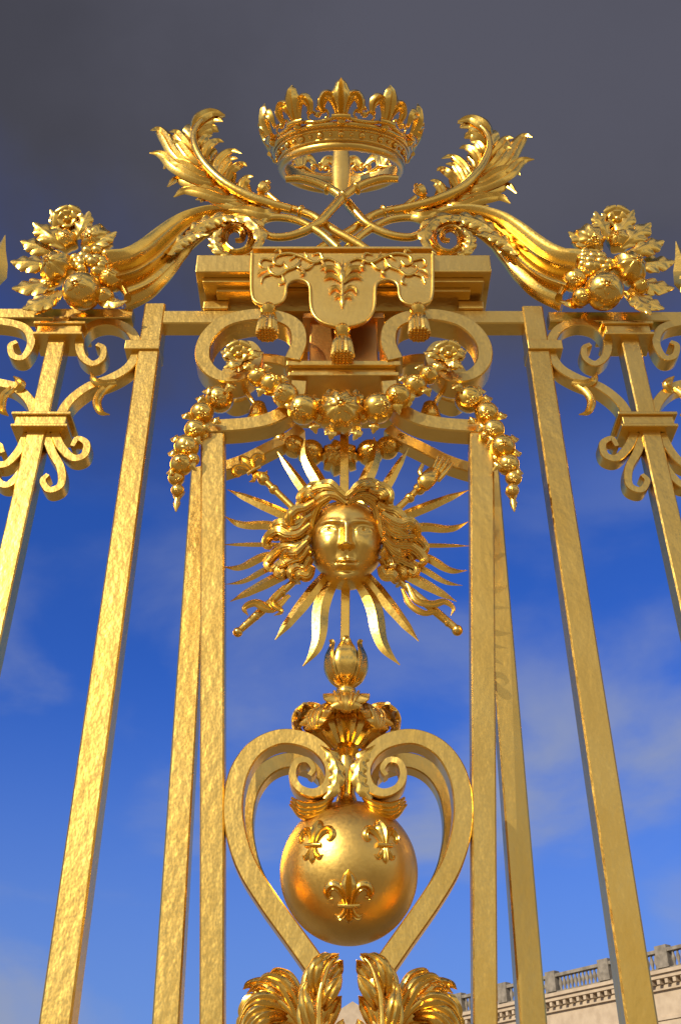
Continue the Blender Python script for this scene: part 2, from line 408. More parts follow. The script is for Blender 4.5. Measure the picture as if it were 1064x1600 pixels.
# ------------------------------------------------------------------ orb
oc = P(545, 1362, YF); ro = 108*S(1362, YF)*.995
orb = thing('lily_orb', 'polished gold globe bearing three raised fleurs-de-lis inside the heart scrolls', 'orb', oc-Vector((0, 0, ro)))
mb = MB(); mb.ball(oc, ro, seg=72, n=40); mb.build('globe', G_ORB, orb, ang=0)
cam = Vector((0, 0, CAMZ))
for px, py, sz, rot in ((490, 1321, .165, -.1), (600, 1321, .165, .1), (545, 1414, .19, 0)):
    d = (P(px, py, 3)-cam).normalized(); oo = cam-oc; bq = oo.dot(d); cq = oo.dot(oo)-ro*ro
    hit = cam+d*(-bq-math.sqrt(max(0, bq*bq-cq)))
    n = (hit-oc).normalized(); ux = Vector((0, 0, 1)).cross(n).normalized(); uy = n.cross(ux)
    ca, sa = math.cos(rot), math.sin(rot); ux, uy = ux*ca+uy*sa, uy*ca-ux*sa
    def mp(x, y, z, n=n, ux=ux, uy=uy):
        v = (n*ro+ux*x*.9+uy*y).normalized(); return oc+v*(ro+z*.45-.002)
    mb = MB(); fleur(mb, mp, n, sz); mb.build('fleur_de_lis', G_ORN, orb)

# ------------------------------------------------------------------ sun emblem
YSUN = 3.52
sun = thing('sun_emblem', 'gilded sun face with curling hair and radiating straight and wavy rays', 'emblem', P(540, 1000, YSUN))
tl = math.radians(25); fn = Vector((0, -math.cos(tl), -math.sin(tl))); fu = Vector((0, -math.sin(tl), math.cos(tl))); fx = Vector((1, 0, 0))
fc = P(541, 852, YSUN-.05); U = 57*S(852, YSUN-.05)
def FH(px, py, z): return fc+fx*((px-541)/57*U)+fu*((852-py)/57*U*1.02)+fn*(z*U)
def ga(v, w): return math.exp(-(v/w)**2)
def bnd(th):
    x, y = math.cos(th), math.sin(th)
    if y >= 0: return 1/math.sqrt((x/1.0)**2+(y/1.22)**2)
    return 1/((abs(x)/1.0)**2.15+(abs(y)/1.25)**2.15)**(1/2.15)*(1-.10*math.exp(-((abs(x)-.62)/.22)**2))
def hgt(x, y, r):
    h = .80*max(0, 1-r**2.5)**.55
    ex = abs(x)
    by = .56-.30*(ex-.40)**2
    h += .070*ga(y-by, .070)*ga(ex-.42, .36)
    h -= .120*ga(y-.36, .13)*ga(ex-.45, .25)
    h -= .06*ga(y-.30, .16)*ga(ex-.2, .08)
    dx = (ex-.47)/.20; dy = (y-.335+.03*(dx*dx))/.088
    d2 = dx*dx+dy*dy
    if d2 < 1: h += .045*math.sqrt(1-d2)
    dd = math.sqrt(d2)
    h += (.048*ga(dd-1.12, .18) if dy > 0 else .026*ga(dd-1.1, .2))
    h -= .03*ga(dy-1.75, .3)*ga(ex-.47, .2)
    di = math.hypot(ex-.465, y-.345)
    h += .012*ga(di-.062, .018)
    h -= .045*ga(di, .03)
    if -.5 < y < .8:
        t = min(1, max(0, (.58-y)/.72))
        amp = .11+.27*t**1.2
        amp *= 1/(1+math.exp(-(y+.17)/.026))
        amp *= 1/(1+math.exp((y-.60)/.07))
        wd = .095+.04*t**2
        h += amp*math.exp(-abs(ex/wd)**2.4)
    h += .14*ga(ex-.14, .062)*ga(y+.125, .07)
    h -= .07*ga(ex-.085, .04)*ga(y+.235, .028)
    h -= .045*ga(ex-.27, .07)*ga(y+.28, .16)
    h += .085*ga(ex-.52, .24)*ga(y+.10, .24)
    h += .05*ga(x, .36)*ga(y+.58, .22)
    ul = -.485-.035*(ex/.26)**2-.018*ga(x, .05)
    h += .085*ga(y-ul+.03, .045)*ga(ex, .22)
    h -= .100*ga(y+.562-.012*math.cos(ex*14), .020)*ga(ex, .26)
    h += .115*ga(y+.64, .052)*ga(ex, .165)
    h -= .05*ga(ex-.28, .05)*ga(y+.56, .06)
    h -= .035*ga(x, .035)*ga(y+.37, .07)
    h -= .075*ga(y+.78, .06)*ga(ex, .26)
    h += .12*ga(y+1.0, .16)*ga(ex, .24)
    return h
mb = MB(); NR, NS = 96, 160
for i in range(NR+1):
    r = (i/NR)
    for j in range(NS):
        th = 2*PI*j/NS; bb_ = bnd(th)*r
        x, y = bb_*math.cos(th), bb_*math.sin(th)
        mb.v.append(fc+fx*(x*U)+fu*(y*U)+fn*(hgt(x, y, min(r, .9999))*U))
for i in range(1, NR):
    for j in range(NS):
        a = i*NS; mb.f.append((a+j, a+(j+1) % NS, a+NS+(j+1) % NS, a+NS+j))
mb.f.append(tuple(NS+j for j in range(NS)))
mb.build('face', G_LEAF, sun, ang=0)
mb = MB()
locks = [
 [(541, 790), (526, 777), (508, 774), (494, 784), (488, 804), (482, 820), (472, 826), (466, 818)],
 [(541, 780), (522, 765), (500, 762), (480, 770), (470, 786), (475, 799), (486, 795), (484, 785)],
 [(534, 772), (514, 759), (494, 757), (478, 764), (467, 777), (466, 790), (474, 792)],
 [(515, 778), (497, 790), (488, 812), (483, 838), (470, 850), (457, 847), (456, 836), (464, 832)],
 [(492, 788), (476, 798), (460, 801), (449, 811), (453, 822), (464, 819), (462, 811)],
 [(487, 808), (468, 818), (450, 824), (434, 821), (422, 826), (420, 838), (431, 840), (436, 832)],
 [(485, 824), (464, 838), (443, 840), (427, 836), (411, 843), (404, 854), (414, 860), (421, 853)],
 [(484, 842), (466, 856), (447, 856), (431, 858), (415, 868), (406, 879), (415, 887), (426, 880)],
 [(485, 858), (470, 873), (453, 876), (438, 882), (426, 890), (430, 900), (441, 897), (440, 889)],
 [(487, 874), (476, 888), (461, 889), (448, 897), (451, 907), (460, 905)],
 [(489, 888), (482, 901), (469, 902), (459, 910), (464, 916)],
 [(479, 814), (464, 829), (449, 832), (438, 843), (444, 851), (452, 846)],
 [(481, 850), (464, 863), (453, 867), (440, 868), (431, 876), (439, 882)],
 [(530, 768), (516, 757), (502, 752), (489, 755), (486, 763)],
 [(484, 832), (471, 841), (463, 854), (470, 864), (478, 858)],
 [(486, 866), (475, 876), (469, 888), (476, 894)],
 [(505, 768), (490, 771), (481, 782), (486, 793)],
]
for s in (-1, 1):
    for li, lk in enumerate(locks):
        zb_ = random.uniform(-.12, .14); ph = random.uniform(0, 6.28); wv = random.uniform(2, 4); dxl, dyl = random.uniform(-4, 4), random.uniform(-4, 4)
        base_ = spl(lk, 4); L = len(base_)
        for q in range(5):
            o = (q-2)*2.8
            pts = []
            for i, (a, b) in enumerate(base_):
                f_ = i/(L-1)
                nxt = base_[min(i+1, L-1)]; prv = base_[max(i-1, 0)]
                tx, ty = nxt[0]-prv[0], nxt[1]-prv[1]; l = math.hypot(tx, ty)
                wq = o*(.75+.5*math.sin(PI*f_)-.7*f_**3)+wv*math.sin(ph+f_*11)*f_
                xx = a-ty/l*wq+dxl*f_; yy = b+tx/l*wq+dyl*f_
                dd_ = 541-xx
                if dd_ > 58: xx = 541-(58+(dd_-58)*.84)
                if yy < 800: yy = 800-(800-yy)*.90
                if s > 0: xx = 1082-xx
                zz = zb_+.34-.34*f_+.14*math.sin(f_*PI*2.4+li)*(.3+f_)+.14*(1-((q-2)/2)**2)
                pts.append((xx, yy, zz))
            path = [FH(*p) for p in spl(pts, 2)]
            mb.sweep(path, [x*U/57 for x in K((1.8, 2.6, 3.0, 2.7, 2.1, .5), len(path))], None, rnd(7), N=fn)
mb.lathe(FH(541, 843, 0), [(r*U, z*U) for r, z in ((1.08, -.25), (1.12, -.1), (1.05, .05), (.9, .14), (.5, .18))], A=fn, seg=40)
mb.build('hair', G_ORN, sun)
def ray(tip, base, w, wavy=0):
    mb = MB()
    (x1, y1), (x0, y0) = tip, base
    L = math.hypot(x1-x0, y1-y0); nx, ny = -(y1-y0)/L, (x1-x0)/L
    pts = []
    for i in range(13):
        f_ = i/12
        o = wavy*math.sin(f_*PI*2.1)*(0.5+.5*f_)
        pts.append((x0+(x1-x0)*f_+nx*o, y0+(y1-y0)*f_+ny*o))
    path = [P(a, b, YSUN) for a, b in spl(pts, 3)]; k = S(y0, YSUN); n = len(path)
    mb.sweep(path, [x*k*w for x in K((.75, 1, .95, .7, .08), n)], [x*k*w*.5 for x in K((.75, 1, .9, .6, .08), n)], DIA)
    mb.build('ray', G_ORN, sun, ang=20)
for t_, b_, w, wv in [
  ((475, 686), (506, 790), 12, 6), ((434, 706), (500, 800), 9, 0), ((356, 765), (470, 815), 10, 0), ((351, 808), (450, 832), 9, 6),
  ((348, 851), (440, 851), 4.5, 0), ((349, 887), (440, 868), 8, 6), ((354, 914), (450, 880), 6, 4), ((360, 940), (470, 884), 10, 0), ((430, 1000), (512, 895), 11, 0), ((476, 1042), (522, 905), 13, 9),
  ((586, 684), (568, 790), 12, -6), ((638, 700), (580, 800), 9, 0), ((731, 766), (610, 815), 10, 0), ((731, 817), (630, 832), 9, -6),
  ((734, 853), (640, 852), 4.5, 0), ((729, 893), (640, 868), 8, -6), ((722, 916), (630, 880), 6, -4), ((713, 940), (610, 884), 10, 0), ((654, 1002), (568, 895), 11, 0), ((622, 1040), (558, 905), 13, -9)]:
    ray(t_, b_, w, wv)
mb = MB(); mb.strip([(538, 676), (538, 800)], YSUN+.01, 7, 7, RECT); mb.build('axial_rod', G_ORN, sun)
mb = MB(); mb.strip([(540, 900), (539, 1004)], YS-.03, 7, 7, RECT); mb.build('axial_rod', G_ORN, sun)
def local(px, py, ang, Y=YSUN-.01):
    o = P(px, py, Y)
    ux = Vector((math.cos(ang), 0, math.sin(ang))); uy = Vector((-math.sin(ang), 0, math.cos(ang)))
    return lambda x, y, z: o+ux*x+uy*y+Vector((0, -z, 0))
mb = MB(); mb.strip([(480, 815), (405, 742)], YSUN, 5.5, 5.5, RND); mb.ball(P(412, 749, YSUN), 10*S(750, YSUN)); mb.ball(P(428, 765, YSUN), 8*S(750, YSUN))
fleur(mb, local(397, 738, math.radians(38)), VN, .17); mb.build('lily_sceptre', G_ORN, sun)
mb = MB(); mb.strip([(600, 815), (662, 756)], YSUN, 5.5, 5.5, RND); mb.ball(P(655, 764, YSUN), 10*S(750, YSUN)); mb.ball(P(640, 778, YSUN), 8*S(750, YSUN))
mb.petal([(655, 764), (665, 752), (678, 738)], YSUN-.01, 14, 9, wk=(.6, 1, 1, .9), sec=RND)
for a, b in (((672, 742), (684, 714)), ((676, 744), (692, 714)), ((680, 746), (700, 718)), ((684, 750), (706, 724))):
    mb.strip([a, ((a[0]+b[0])/2+1, (a[1]+b[1])/2), b], YSUN-.02, (4.5, 4.2, 3.4, 2), None, RND)
mb.strip([(664, 750), (656, 738), (660, 726)], YSUN-.02, (4.5, 4.2, 3), None, RND)
mb.build('hand_sceptre', G_ORN, sun)
mb = MB(); mb.strip([(480, 890), (372, 988)], YSUN, (5, 6, 7, 5), None, RND)
for px, py, r in ((372, 988, 8), (384, 977, 6), (440, 926, 8), (400, 963, 7)): mb.ball(P(px, py, YSUN), r*S(py, YSUN), seg=10)
mb.petal([(452, 930), (425, 952), (400, 942), (382, 950), (388, 962)], YSUN-.02, 8, 4)
mb.petal([(445, 915), (425, 940), (440, 955), (428, 962)], YSUN-.03, 6, 4)
mb.build('ribboned_baton', G_ORN, sun)
mb = MB(); mb.strip([(605, 892), (714, 984)], YSUN, (5, 6, 7, 6), None, RND)
for px, py, r in ((714, 985, 9), (700, 973, 7), (646, 927, 7)): mb.ball(P(px, py, YSUN), r*S(py, YSUN), seg=10)
mb.petal([(636, 912), (650, 938), (676, 944), (694, 940), (708, 950), (704, 962)], YSUN-.02, 7, 3.5)
mb.petal([(628, 920), (640, 944), (662, 958), (684, 956), (698, 968)], YSUN-.03, 6, 3.5)
mb.build('ribboned_baton', G_ORN, sun)

# ------------------------------------------------------------------ garlands
def fruit(parent, px, py, r, Y, axd=(0, -1, -.3), fl=0, name='fruit', dy=0):
    mb = MB(); c = P(px, py, Y+dy); k = S(py, Y)*r; A = Vector(axd).normalized()
    mb.ball(c, k, A, seg=fl*4 if fl else 20, fl=fl, amp=.09 if fl else 0, n=12)
    for i in range(5):
        a = 2*PI*i/5+px
        X = A.cross(Vector((.3, .2, 1))).normalized(); Yv = A.cross(X)
        rd = X*math.cos(a)+Yv*math.sin(a); tn = A.cross(rd)
        path = [Vector(v) for v in spl([tuple(c+A*k*.72+rd*k*.62), tuple(c+A*k*.95+rd*k*.35), tuple(c+A*k*1.02+rd*k*.15), tuple(c+A*k*1.12+rd*k*.22)], 3)]
        mb.sweep(path, [k*.04, k*.15, k*.12, k*.02], k*.04, RND, B=tn)
    mb.ball(c+A*k*.95, k*.14, A, seg=8, n=5)
    return mb.build(name, G_ORN, parent)
def flower(parent, px, py, r, Y, n=6, name='flower', A=(0, -1, -.5)):
    mb = MB(); c = P(px, py, Y); k = S(py, Y)*r; A = Vector(A).normalized()
    X = Vector((1, 0, 0)); Yv = A.cross(X).normalized()
    for ring, (n_, rr, zz) in enumerate(((n, 1.0, 0), (n, .6, .18))):
        for i in range(n_):
            a = 2*PI*(i+.5*ring)/n_; rd = X*math.cos(a)+Yv*math.sin(a); tn = A.cross(rd)
            path = [Vector(v) for v in spl([tuple(c+A*k*zz), tuple(c+rd*k*.4*rr+A*k*(.12+zz)), tuple(c+rd*k*.8*rr+A*k*(.22+zz)), tuple(c+rd*k*rr+A*k*(.08+zz))], 4)]
            mb.sweep(path, [k*.1*rr, k*.32*rr, k*.42*rr, k*.12*rr], k*.1, LEAF, B=tn)
    mb.ball(c+A*k*.28, k*.24, A, seg=10, n=6)
    return mb.build(name, G_ORN, parent)
def sleaf(parent, pts, Y, W, n=4, name='leaf', **kw):
    mb = MB(); mb.pleaf(pts, Y, W, n, **kw); return mb.build(name, G_ORN, parent)
LW = lambda w: (w*.4, w*.9, w, w*.85, w*.5, w*.08)
ga_ = thing('fruit_garland', 'gilded fruit garland swagged across the front under the moulded plate with two hanging drops', 'garland', P(537, 640, YA-.08))
YG = YA-.09
fruit(ga_, 533, 645, 36, YG, fl=10, name='gourd')
for px, py, r in [(402, 590, 16), (424, 601, 19), (446, 618, 21), (474, 640, 25), (502, 652, 13), (565, 650, 13), (590, 638, 25), (622, 620, 21), (648, 603, 19), (670, 586, 16)]:
    fruit(ga_, px, py, r, YG, axd=(random.uniform(-.6, .6), -1, random.uniform(-.9, .1)), dy=random.uniform(-.02, .02))
for s in (-1, 1):
    flower(ga_, *side([(374, 556)], s)[0], 26, YG)
    for px, py, r in [(343, 624, 24), (316, 646, 20), (306, 672, 19), (292, 698, 21), (318, 682, 11), (284, 726, 19), (302, 718, 11), (276, 747, 14), (278, 766, 11)]:
        q = side([(px, py)], s)[0]; fruit(ga_, q[0], q[1], r*.95, YA-.05, axd=(-.5*s*random.uniform(-.3, 1), -1, -random.uniform(.2, 1.2)), dy=random.uniform(-.03, .03))
    mb = MB(); mb.lathe(P(*side([(278, 775)], s)[0], YA-.05), [(.03, .02), (.02, 0), (.012, -.02), (.016, -.04), (.003, -.08)], seg=10); mb.build('drop_tip', G_ORN, ga_)
    mb = MB()
    mb.strip(side([(374, 570), (378, 600), (398, 632)], s), YA+.02, 4, None, RND); p = P(*side([(404, 640)], s)[0], YA+.02)
    mb.lathe(p, [(.008, .05), (.03, .03), (.045, -.02), (.05, -.06), (.02, -.09), (.005, -.1)], seg=14); mb.build('seed_pod', G_ORN, ga_)
    for a, b, w in (((372, 562), (345, 548), 10), ((378, 552), (366, 530), 10), ((384, 560), (412, 550), 9), ((378, 566), (350, 574), 9), ((382, 566), (396, 582), 9), ((340, 612), (316, 612), 9), ((352, 612), (368, 600), 9), ((300, 655), (284, 648), 8), ((285, 690), (266, 686), 8),
                    ((324, 628), (306, 622), 8), ((330, 656), (346, 662), 8), ((312, 664), (330, 674), 8), ((298, 684), (316, 694), 8), ((280, 712), (262, 708), 8), ((290, 722), (308, 736), 8), ((276, 738), (260, 740), 7),
                    ((412, 580), (424, 570), 8), ((434, 606), (436, 636), 9), ((412, 604), (404, 620), 8), ((458, 622), (452, 648), 9), ((436, 598), (452, 588), 8), ((490, 640), (492, 616), 9), ((488, 660), (494, 678), 8)):
        sleaf(ga_, side([a, ((a[0]+b[0])/2, (a[1]+b[1])/2-4, -.02), b], s), YG-.01 if a[0] > 340 else YA-.07, LW(w), 2, d=.25, vein=.06)
for a, b, w in (((512, 636), (514, 608), 11), ((552, 636), (556, 608), 11), ((512, 666), (516, 688), 10), ((556, 664), (552, 688), 10)):
    sleaf(ga_, [a, ((a[0]+b[0])/2+3, (a[1]+b[1])/2, -.02), b], YG-.03, LW(w), 2, d=.25, vein=.06)
gb = thing('fruit_garland', 'shaded fruit garland hung at the back of the pilaster just above the sun face', 'garland', P(533, 720, YB))
fruit(gb, 531, 716, 29, YB, fl=10, name='gourd')
for px, py, r in [(440, 690, 15), (460, 698, 19), (485, 708, 22), (578, 708, 22), (605, 700, 19), (626, 690, 15)]:
    fruit(gb, px, py, r, YB, axd=(random.uniform(-.6, .6), -1, random.uniform(-.9, .1)))

# ------------------------------------------------------------------ draped cloth with tassels
YD = 3.425
dc = thing('draped_cloth', 'gilded lambrequin cloth with three tabs and tassels hung over the cornice slab', 'drapery', P(535, 500, YD))
out = [(393, 430), (393, 462), (400, 474), (420, 478), (440, 474), (447, 462), (447, 448), (452, 440), (466, 436), (480, 440), (485, 449), (485, 478), (491, 495), (506, 506), (535, 512), (564, 506), (580, 495), (586, 478), (586, 449), (590, 440), (604, 436), (618, 440), (623, 448), (623, 462), (630, 474), (651, 478), (670, 474), (676, 462), (676, 430)]
for _ in range(2):
    o2 = [out[0]]
    for a, b in zip(out[:-1], out[1:]): o2 += [(a[0]*.75+b[0]*.25, a[1]*.75+b[1]*.25), (a[0]*.25+b[0]*.75, a[1]*.25+b[1]*.75)]
    out = o2+[out[-1]]
out = [(394, 397)]+out+[(676, 397)]
bm = bmesh.new()
o0 = ORG[dc.name]
fr_ = [bm.verts.new(P(a, b, YD)-o0) for a, b in out]
f1 = bm.faces.new(fr_)
r_ = bmesh.ops.extrude_face_region(bm, geom=[f1])
for e in r_['geom']:
    if isinstance(e, bmesh.types.BMVert): e.co.y += .02
bmesh.ops.triangulate(bm, faces=[f for f in bm.faces if len(f.verts) > 4]); bmesh.ops.recalc_face_normals(bm, faces=bm.faces)
me = bpy.data.meshes.new('cloth'); bm.to_mesh(me); bm.free(); me.materials.append(G_LEAF)
cl = bpy.data.objects.new('cloth', me); COL.objects.link(cl); cl.parent = dc; ORG[cl.name] = o0
mb = MB(); mb.sweep([P(a, b, YD-.002) for a, b in out], .008, .009, RND)
a, b = P(394, 397, YD), P(676, 397, YD); zt2 = zt+.024
mb.box(a.x, b.x, YD+.005, 3.87, zt2, zt2+.014); mb.sweep([a+Vector((0, .012, 0)), b+Vector((0, .012, 0))], .014, .014, RND)
mb.build('hem', G_LEAF, dc)
mb = MB(); Yd = YD-.006
for s in (-1, 1):
    for pts, w in (([(532, 412), (512, 404), (492, 410), (474, 402), (452, 396), (432, 400), (428, 410), (438, 414), (444, 408)], 3.0),
                   ([(470, 404), (462, 416), (448, 422), (436, 430), (424, 426), (420, 416), (428, 414)], 2.8), ([(492, 410), (480, 420), (466, 418), (470, 410)], 2.4), ([(505, 406), (500, 396), (488, 398)], 2.4),
                   ([(430, 408), (412, 404), (406, 412), (412, 418)], 2.4), ([(452, 421), (444, 412)], 2), ([(462, 399), (452, 406)], 2), ([(440, 428), (444, 440), (436, 444)], 2.2), ([(424, 428), (412, 432), (408, 442)], 2.2), ([(482, 405), (476, 394)], 2)):
        mb.petal(side(pts, s), Yd, w, w*.8, bulge=0, wk=(.5, 1, 1, .9, .7, .4), sec=RND)
    for pts, w in (([(535, 442), (524, 432), (514, 430), (506, 436)], 5), ([(535, 436), (524, 420), (512, 418), (508, 424)], 5), ([(535, 456), (526, 448), (518, 450), (515, 458)], 4), ([(535, 466), (528, 460), (523, 466)], 3.5), ([(535, 428), (529, 416), (524, 408)], 4.5),
                   ([(440, 398), (436, 390), (428, 394)], 3), ([(470, 416), (474, 424), (468, 430)], 3), ([(418, 420), (408, 422), (402, 430)], 3), ([(500, 404), (506, 414), (500, 420)], 3)):
        mb.petal(side(pts, s), Yd, w, w*.6, bulge=2, wk=(.4, .9, 1, .2))
for pts, w in (([(535, 480), (535, 462), (535, 446), (535, 425), (535, 402)], 2.6), ([(535, 440), (535, 428), (535, 412)], 6), ([(535, 476), (535, 466), (535, 456)], 4)):
    mb.petal(pts, Yd, w, w*.8, bulge=0, sec=RND)
mb.build('relief_scrollwork', G_ORN, dc)
for px, py, sc2 in ((420, 478, 1), (535, 511, 1.05), (652, 478, 1)):
    mb = MB(); o = P(px, py, YD-.012); k = S(py, YD)*sc2
    mb.lathe(o, [(3*k, 4*k), (9*k, 0), (12*k, -8*k), (9*k, -15*k), (6*k, -18*k)], seg=20)
    mb.lathe(o, [(9*k, -17*k), (12*k, -20*k), (9*k, -23*k)], seg=20)
    ps = [(8*k, -23*k), (13*k, -30*k), (15*k, -42*k), (16.5*k, -58*k), (16.5*k, -62*k), (10*k, -62*k)]
    mb.lathe(o, ps, seg=64, fl=16, amp=.08)
    for i in range(6):
        for j in range(6):
            x, y = (i-2.5)*5*k, (j-2.5)*5*k
            if x*x+y*y < (15*k)**2: mb.ball(o+Vector((x, y, -62*k)), 3*k, seg=6, n=4)
    mb.build('tassel', G_ORN, dc)

# ------------------------------------------------------------------ crown
cc = P(533, 264, YF); ks = S(255, YF)
crown = thing('royal_crown', 'open gold crown ringed with fleurs-de-lis above the crossed fronds', 'crown', cc)
ct = math.radians(33); CA = Vector((0, -math.sin(ct), math.cos(ct))); CF = Vector((0, -math.cos(ct), -math.sin(ct))); CX_ = Vector((1, 0, 0))
def CR(a, r, z): return cc+(CX_*math.cos(a)+CF*math.sin(a))*(r*ks)+CA*(z*ks)
def ring(mb, r, z, hw, ht=None, sec=RND, n=64):
    mb.sweep([CR(2*PI*i/n, r, z) for i in range(n)], hw*ks, (ht or hw)*ks, sec, N=CA, closed=True)
mb = MB(); n = 72; prof = [(87, -2), (92, -2), (95, 4), (100, 17), (104, 25), (99, 25), (95, 17), (90, 4)]
for i in range(n):
    for r, z in prof: mb.v.append(CR(2*PI*i/n, r, z))
for i in range(n):
    for q in range(8): mb.f.append((i*8+q, i*8+(q+1) % 8, ((i+1) % n)*8+(q+1) % 8, ((i+1) % n)*8+q))
band = mb.build('band', G_ORN, crown)
mb = MB(); ring(mb, 92, -1, 6.5); ring(mb, 97, 7, 2); mb.build('lower_rim', G_LEAF, crown)
mb = MB(); ring(mb, 102, 20, 2); ring(mb, 105, 26, 4.2); mb.build('upper_rim', G_ORN, crown)
for i in range(40):
    mb = MB()
    a = 2*PI*i/40; r = 5 if i % 2 == 0 else 3
    mb.ball(CR(a, 100, 13.5), r*ks, (CX_*math.cos(a)+CF*math.sin(a)), seg=10, n=6, st=.7)
    mb.build('bead', G_ORN, band)
for i in range(10):
    a = PI/2+i*2*PI/10
    rd = CX_*math.cos(a)+CF*math.sin(a); tg = CX_*math.sin(a)-CF*math.cos(a)
    o_ = CR(a, 107, 33); up = (CA*.97+rd*.24).normalized()
    mb = MB(); fleur(mb, lambda x, y, z: o_+tg*x*.76+up*y+rd*z, rd, 86*ks, tail=False, fat=1.08)
    mb.ball(o_-up*(5*ks)+rd*(3*ks), 7*ks, rd, seg=12, n=7)
    mb.build('fleur_de_lis', G_ORN, crown)
    mb = MB(); da = 2*PI/10
    path = [CR(a+da*t, 106+3*math.sin(PI*t), 38-8*math.sin(PI*t)) for t in [q/10 for q in range(11)]]
    mb.sweep(path, 2.8*ks, 2.8*ks, RND, N=rd)
    for t in (.36, .64):
        b2 = a+da*t
        mb.sweep([CR(b2+da*.09*math.cos(u)*(1 if t < .5 else -1), 109, 40+6*math.sin(u)) for u in [q*.5 for q in range(10)]], [2.6*ks, 2.2*ks, 1.2*ks], None, RND, N=rd)
    mb.ball(CR(a+da*.5, 110, 40), 4.5*ks, seg=10, n=6); mb.ball(CR(a+da*.5, 111, 49), 3.4*ks, seg=8, n=5)
    mb.build('scroll_festoon', G_ORN, crown)
mb = MB(); mb.petal([(533, 318), (533, 296), (533, 262), (533, 232), (533, 215)], YF+.06, 15, 7, wk=(.5, .9, 1, .8, .6), sec=RND, bulge=0); mb.build('support_blade', G_LEAF, crown)

# ------------------------------------------------------------------ acanthus fronds and ribbon loops
fr_sp = [(455, 328), (420, 318), (385, 305), (350, 285), (320, 256), (304, 224), (307, 198), (326, 182), (350, 180)]
lob = [[(330, 272), (302, 264), (276, 243), (260, 216), (248, 203), (236, 204)], [(348, 288), (314, 282), (278, 264), (254, 242), (234, 239)], [(366, 300), (334, 300), (300, 288), (278, 280), (262, 292)],
       [(388, 310), (352, 312), (318, 302), (290, 298), (272, 308)], [(412, 320), (384, 326), (352, 317), (326, 309), (314, 316)], [(440, 327), (415, 334), (385, 328), (358, 327)],
       [(310, 244), (296, 232), (284, 218), (276, 208), (266, 206)], [(302, 205), (310, 187), (330, 176), (352, 180)], [(303, 212), (318, 196), (336, 188), (348, 190)], [(306, 224), (318, 208), (332, 202), (342, 206)],
       [(322, 262), (298, 248), (280, 226), (268, 222)], [(340, 280), (312, 272), (286, 258), (266, 256), (256, 264)], [(398, 314), (366, 318), (334, 310), (306, 312)],
       [(320, 258), (320, 240), (328, 226), (340, 220), (350, 222)], [(334, 272), (340, 254), (350, 242), (364, 236), (378, 240)], [(352, 288), (360, 270), (368, 262), (378, 256), (386, 260)], [(376, 300), (380, 286), (388, 278), (396, 276)],
       [(312, 240), (314, 226), (322, 214), (332, 212)], [(342, 280), (350, 262), (360, 250), (372, 248)]]
for s in (-1, 1):
    nm = 'left' if s < 0 else 'right'
    dy = 0 if s < 0 else 10
    fd = thing('acanthus_frond', 'gilded acanthus frond arching up to the %s beside the crown' % nm, 'ornament', P(*side([(460, 330)], s)[0], 3.6), )
    YP = 3.60+.03*s
    mb = MB()
    def sd(p):
        q = side([t[:2] for t in p], s); out_ = []
        for (a, b) in q:
            w_ = min(1, max(0, (abs(a-538)-60)/120)); out_.append((a, b+dy*w_))
        return out_
    sp_ = sd(fr_sp)
    mb.pleaf([(a, b, -.03*math.sin(PI*j/8)) for j, (a, b) in enumerate(sp_)], YP, (5, 18, 28, 32, 32, 26, 20, 13, 4), 9, d=.6, sweep=.75, vein=.12, cup=.12)
    mb.petal(sp_, YP-.035, 8, 8, wk=(.9, 1, 1, .9, .8, .6, .4, .15), sec=RND, bulge=10)
    for i, l in enumerate(lob):
        q = sd(l); n_ = len(q)
        q = [(a, b, -.02*math.sin(PI*j/(n_-1))*(1 if i % 2 else -.5)+(-.03 if j == n_-1 else 0)) for j, (a, b) in enumerate(q)]
        sm = .72 if i > 12 else 1
        mb.petal(q, YP-.015, 12.5*sm, 6.5*sm, wk=(.4, .8, 1, .95, .66, .12), bulge=9)
    mb.build('frond_leaf', G_ORN, fd)
    mb = MB(); mb.strip(sd([(420, 318), (455, 327), (488, 338), (520, 360), (556, 380), (578, 394)]), YP, [6, 7.5, 8, 8, 7], None, RND)
    for t in ((470, 331), (505, 349)): mb.ball(P(*side([t], s)[0], YP), 11*S(330, YP), A=Vector((1, 0, -.4*-s)), st=.5, seg=14)
    mb.build('stem', G_ORN, fd)
    mb = MB(); p = P(*sd([(412, 294)])[0], YP-.02)
    mb.ball(p, 10*S(295, YP), A=Vector((.5*s, 0, -1)), st=1.3, fl=6, amp=.08, seg=24); mb.ball(p+Vector((-.02*s, 0, .045)), 5*S(295, YP), seg=8)
    mb.strip(sd([(420, 304), (436, 318)]), YP-.01, 4, None, RND); mb.build('bud', G_ORN, fd)
    lp = MB(); YL = 3.56+.03*s
    lp.strip(side([(622, 280), (596, 280), (562, 291), (536, 308), (516, 330), (494, 352), (458, 368), (424, 370), (406, 356), (422, 341), (462, 344), (500, 364), (528, 388)], s), YL, [6, 8, 8, 8, 8, 8, 7, 6.5, 6.5, 6.5, 6.5, 7, 7], None, RND, n=8)
    for t in ((536, 308), (556, 295)): lp.ball(P(*side([t], s)[0], YL), 11*S(310, YL), A=Vector((-1*s, 0, .8)), st=.5, seg=14)
    tag(lp.build('looped_stem', G_ORN, origin=P(535, 390, YL)), 'gold looped stem whose loop opens to the %s under the crown' % nm, 'ornament')

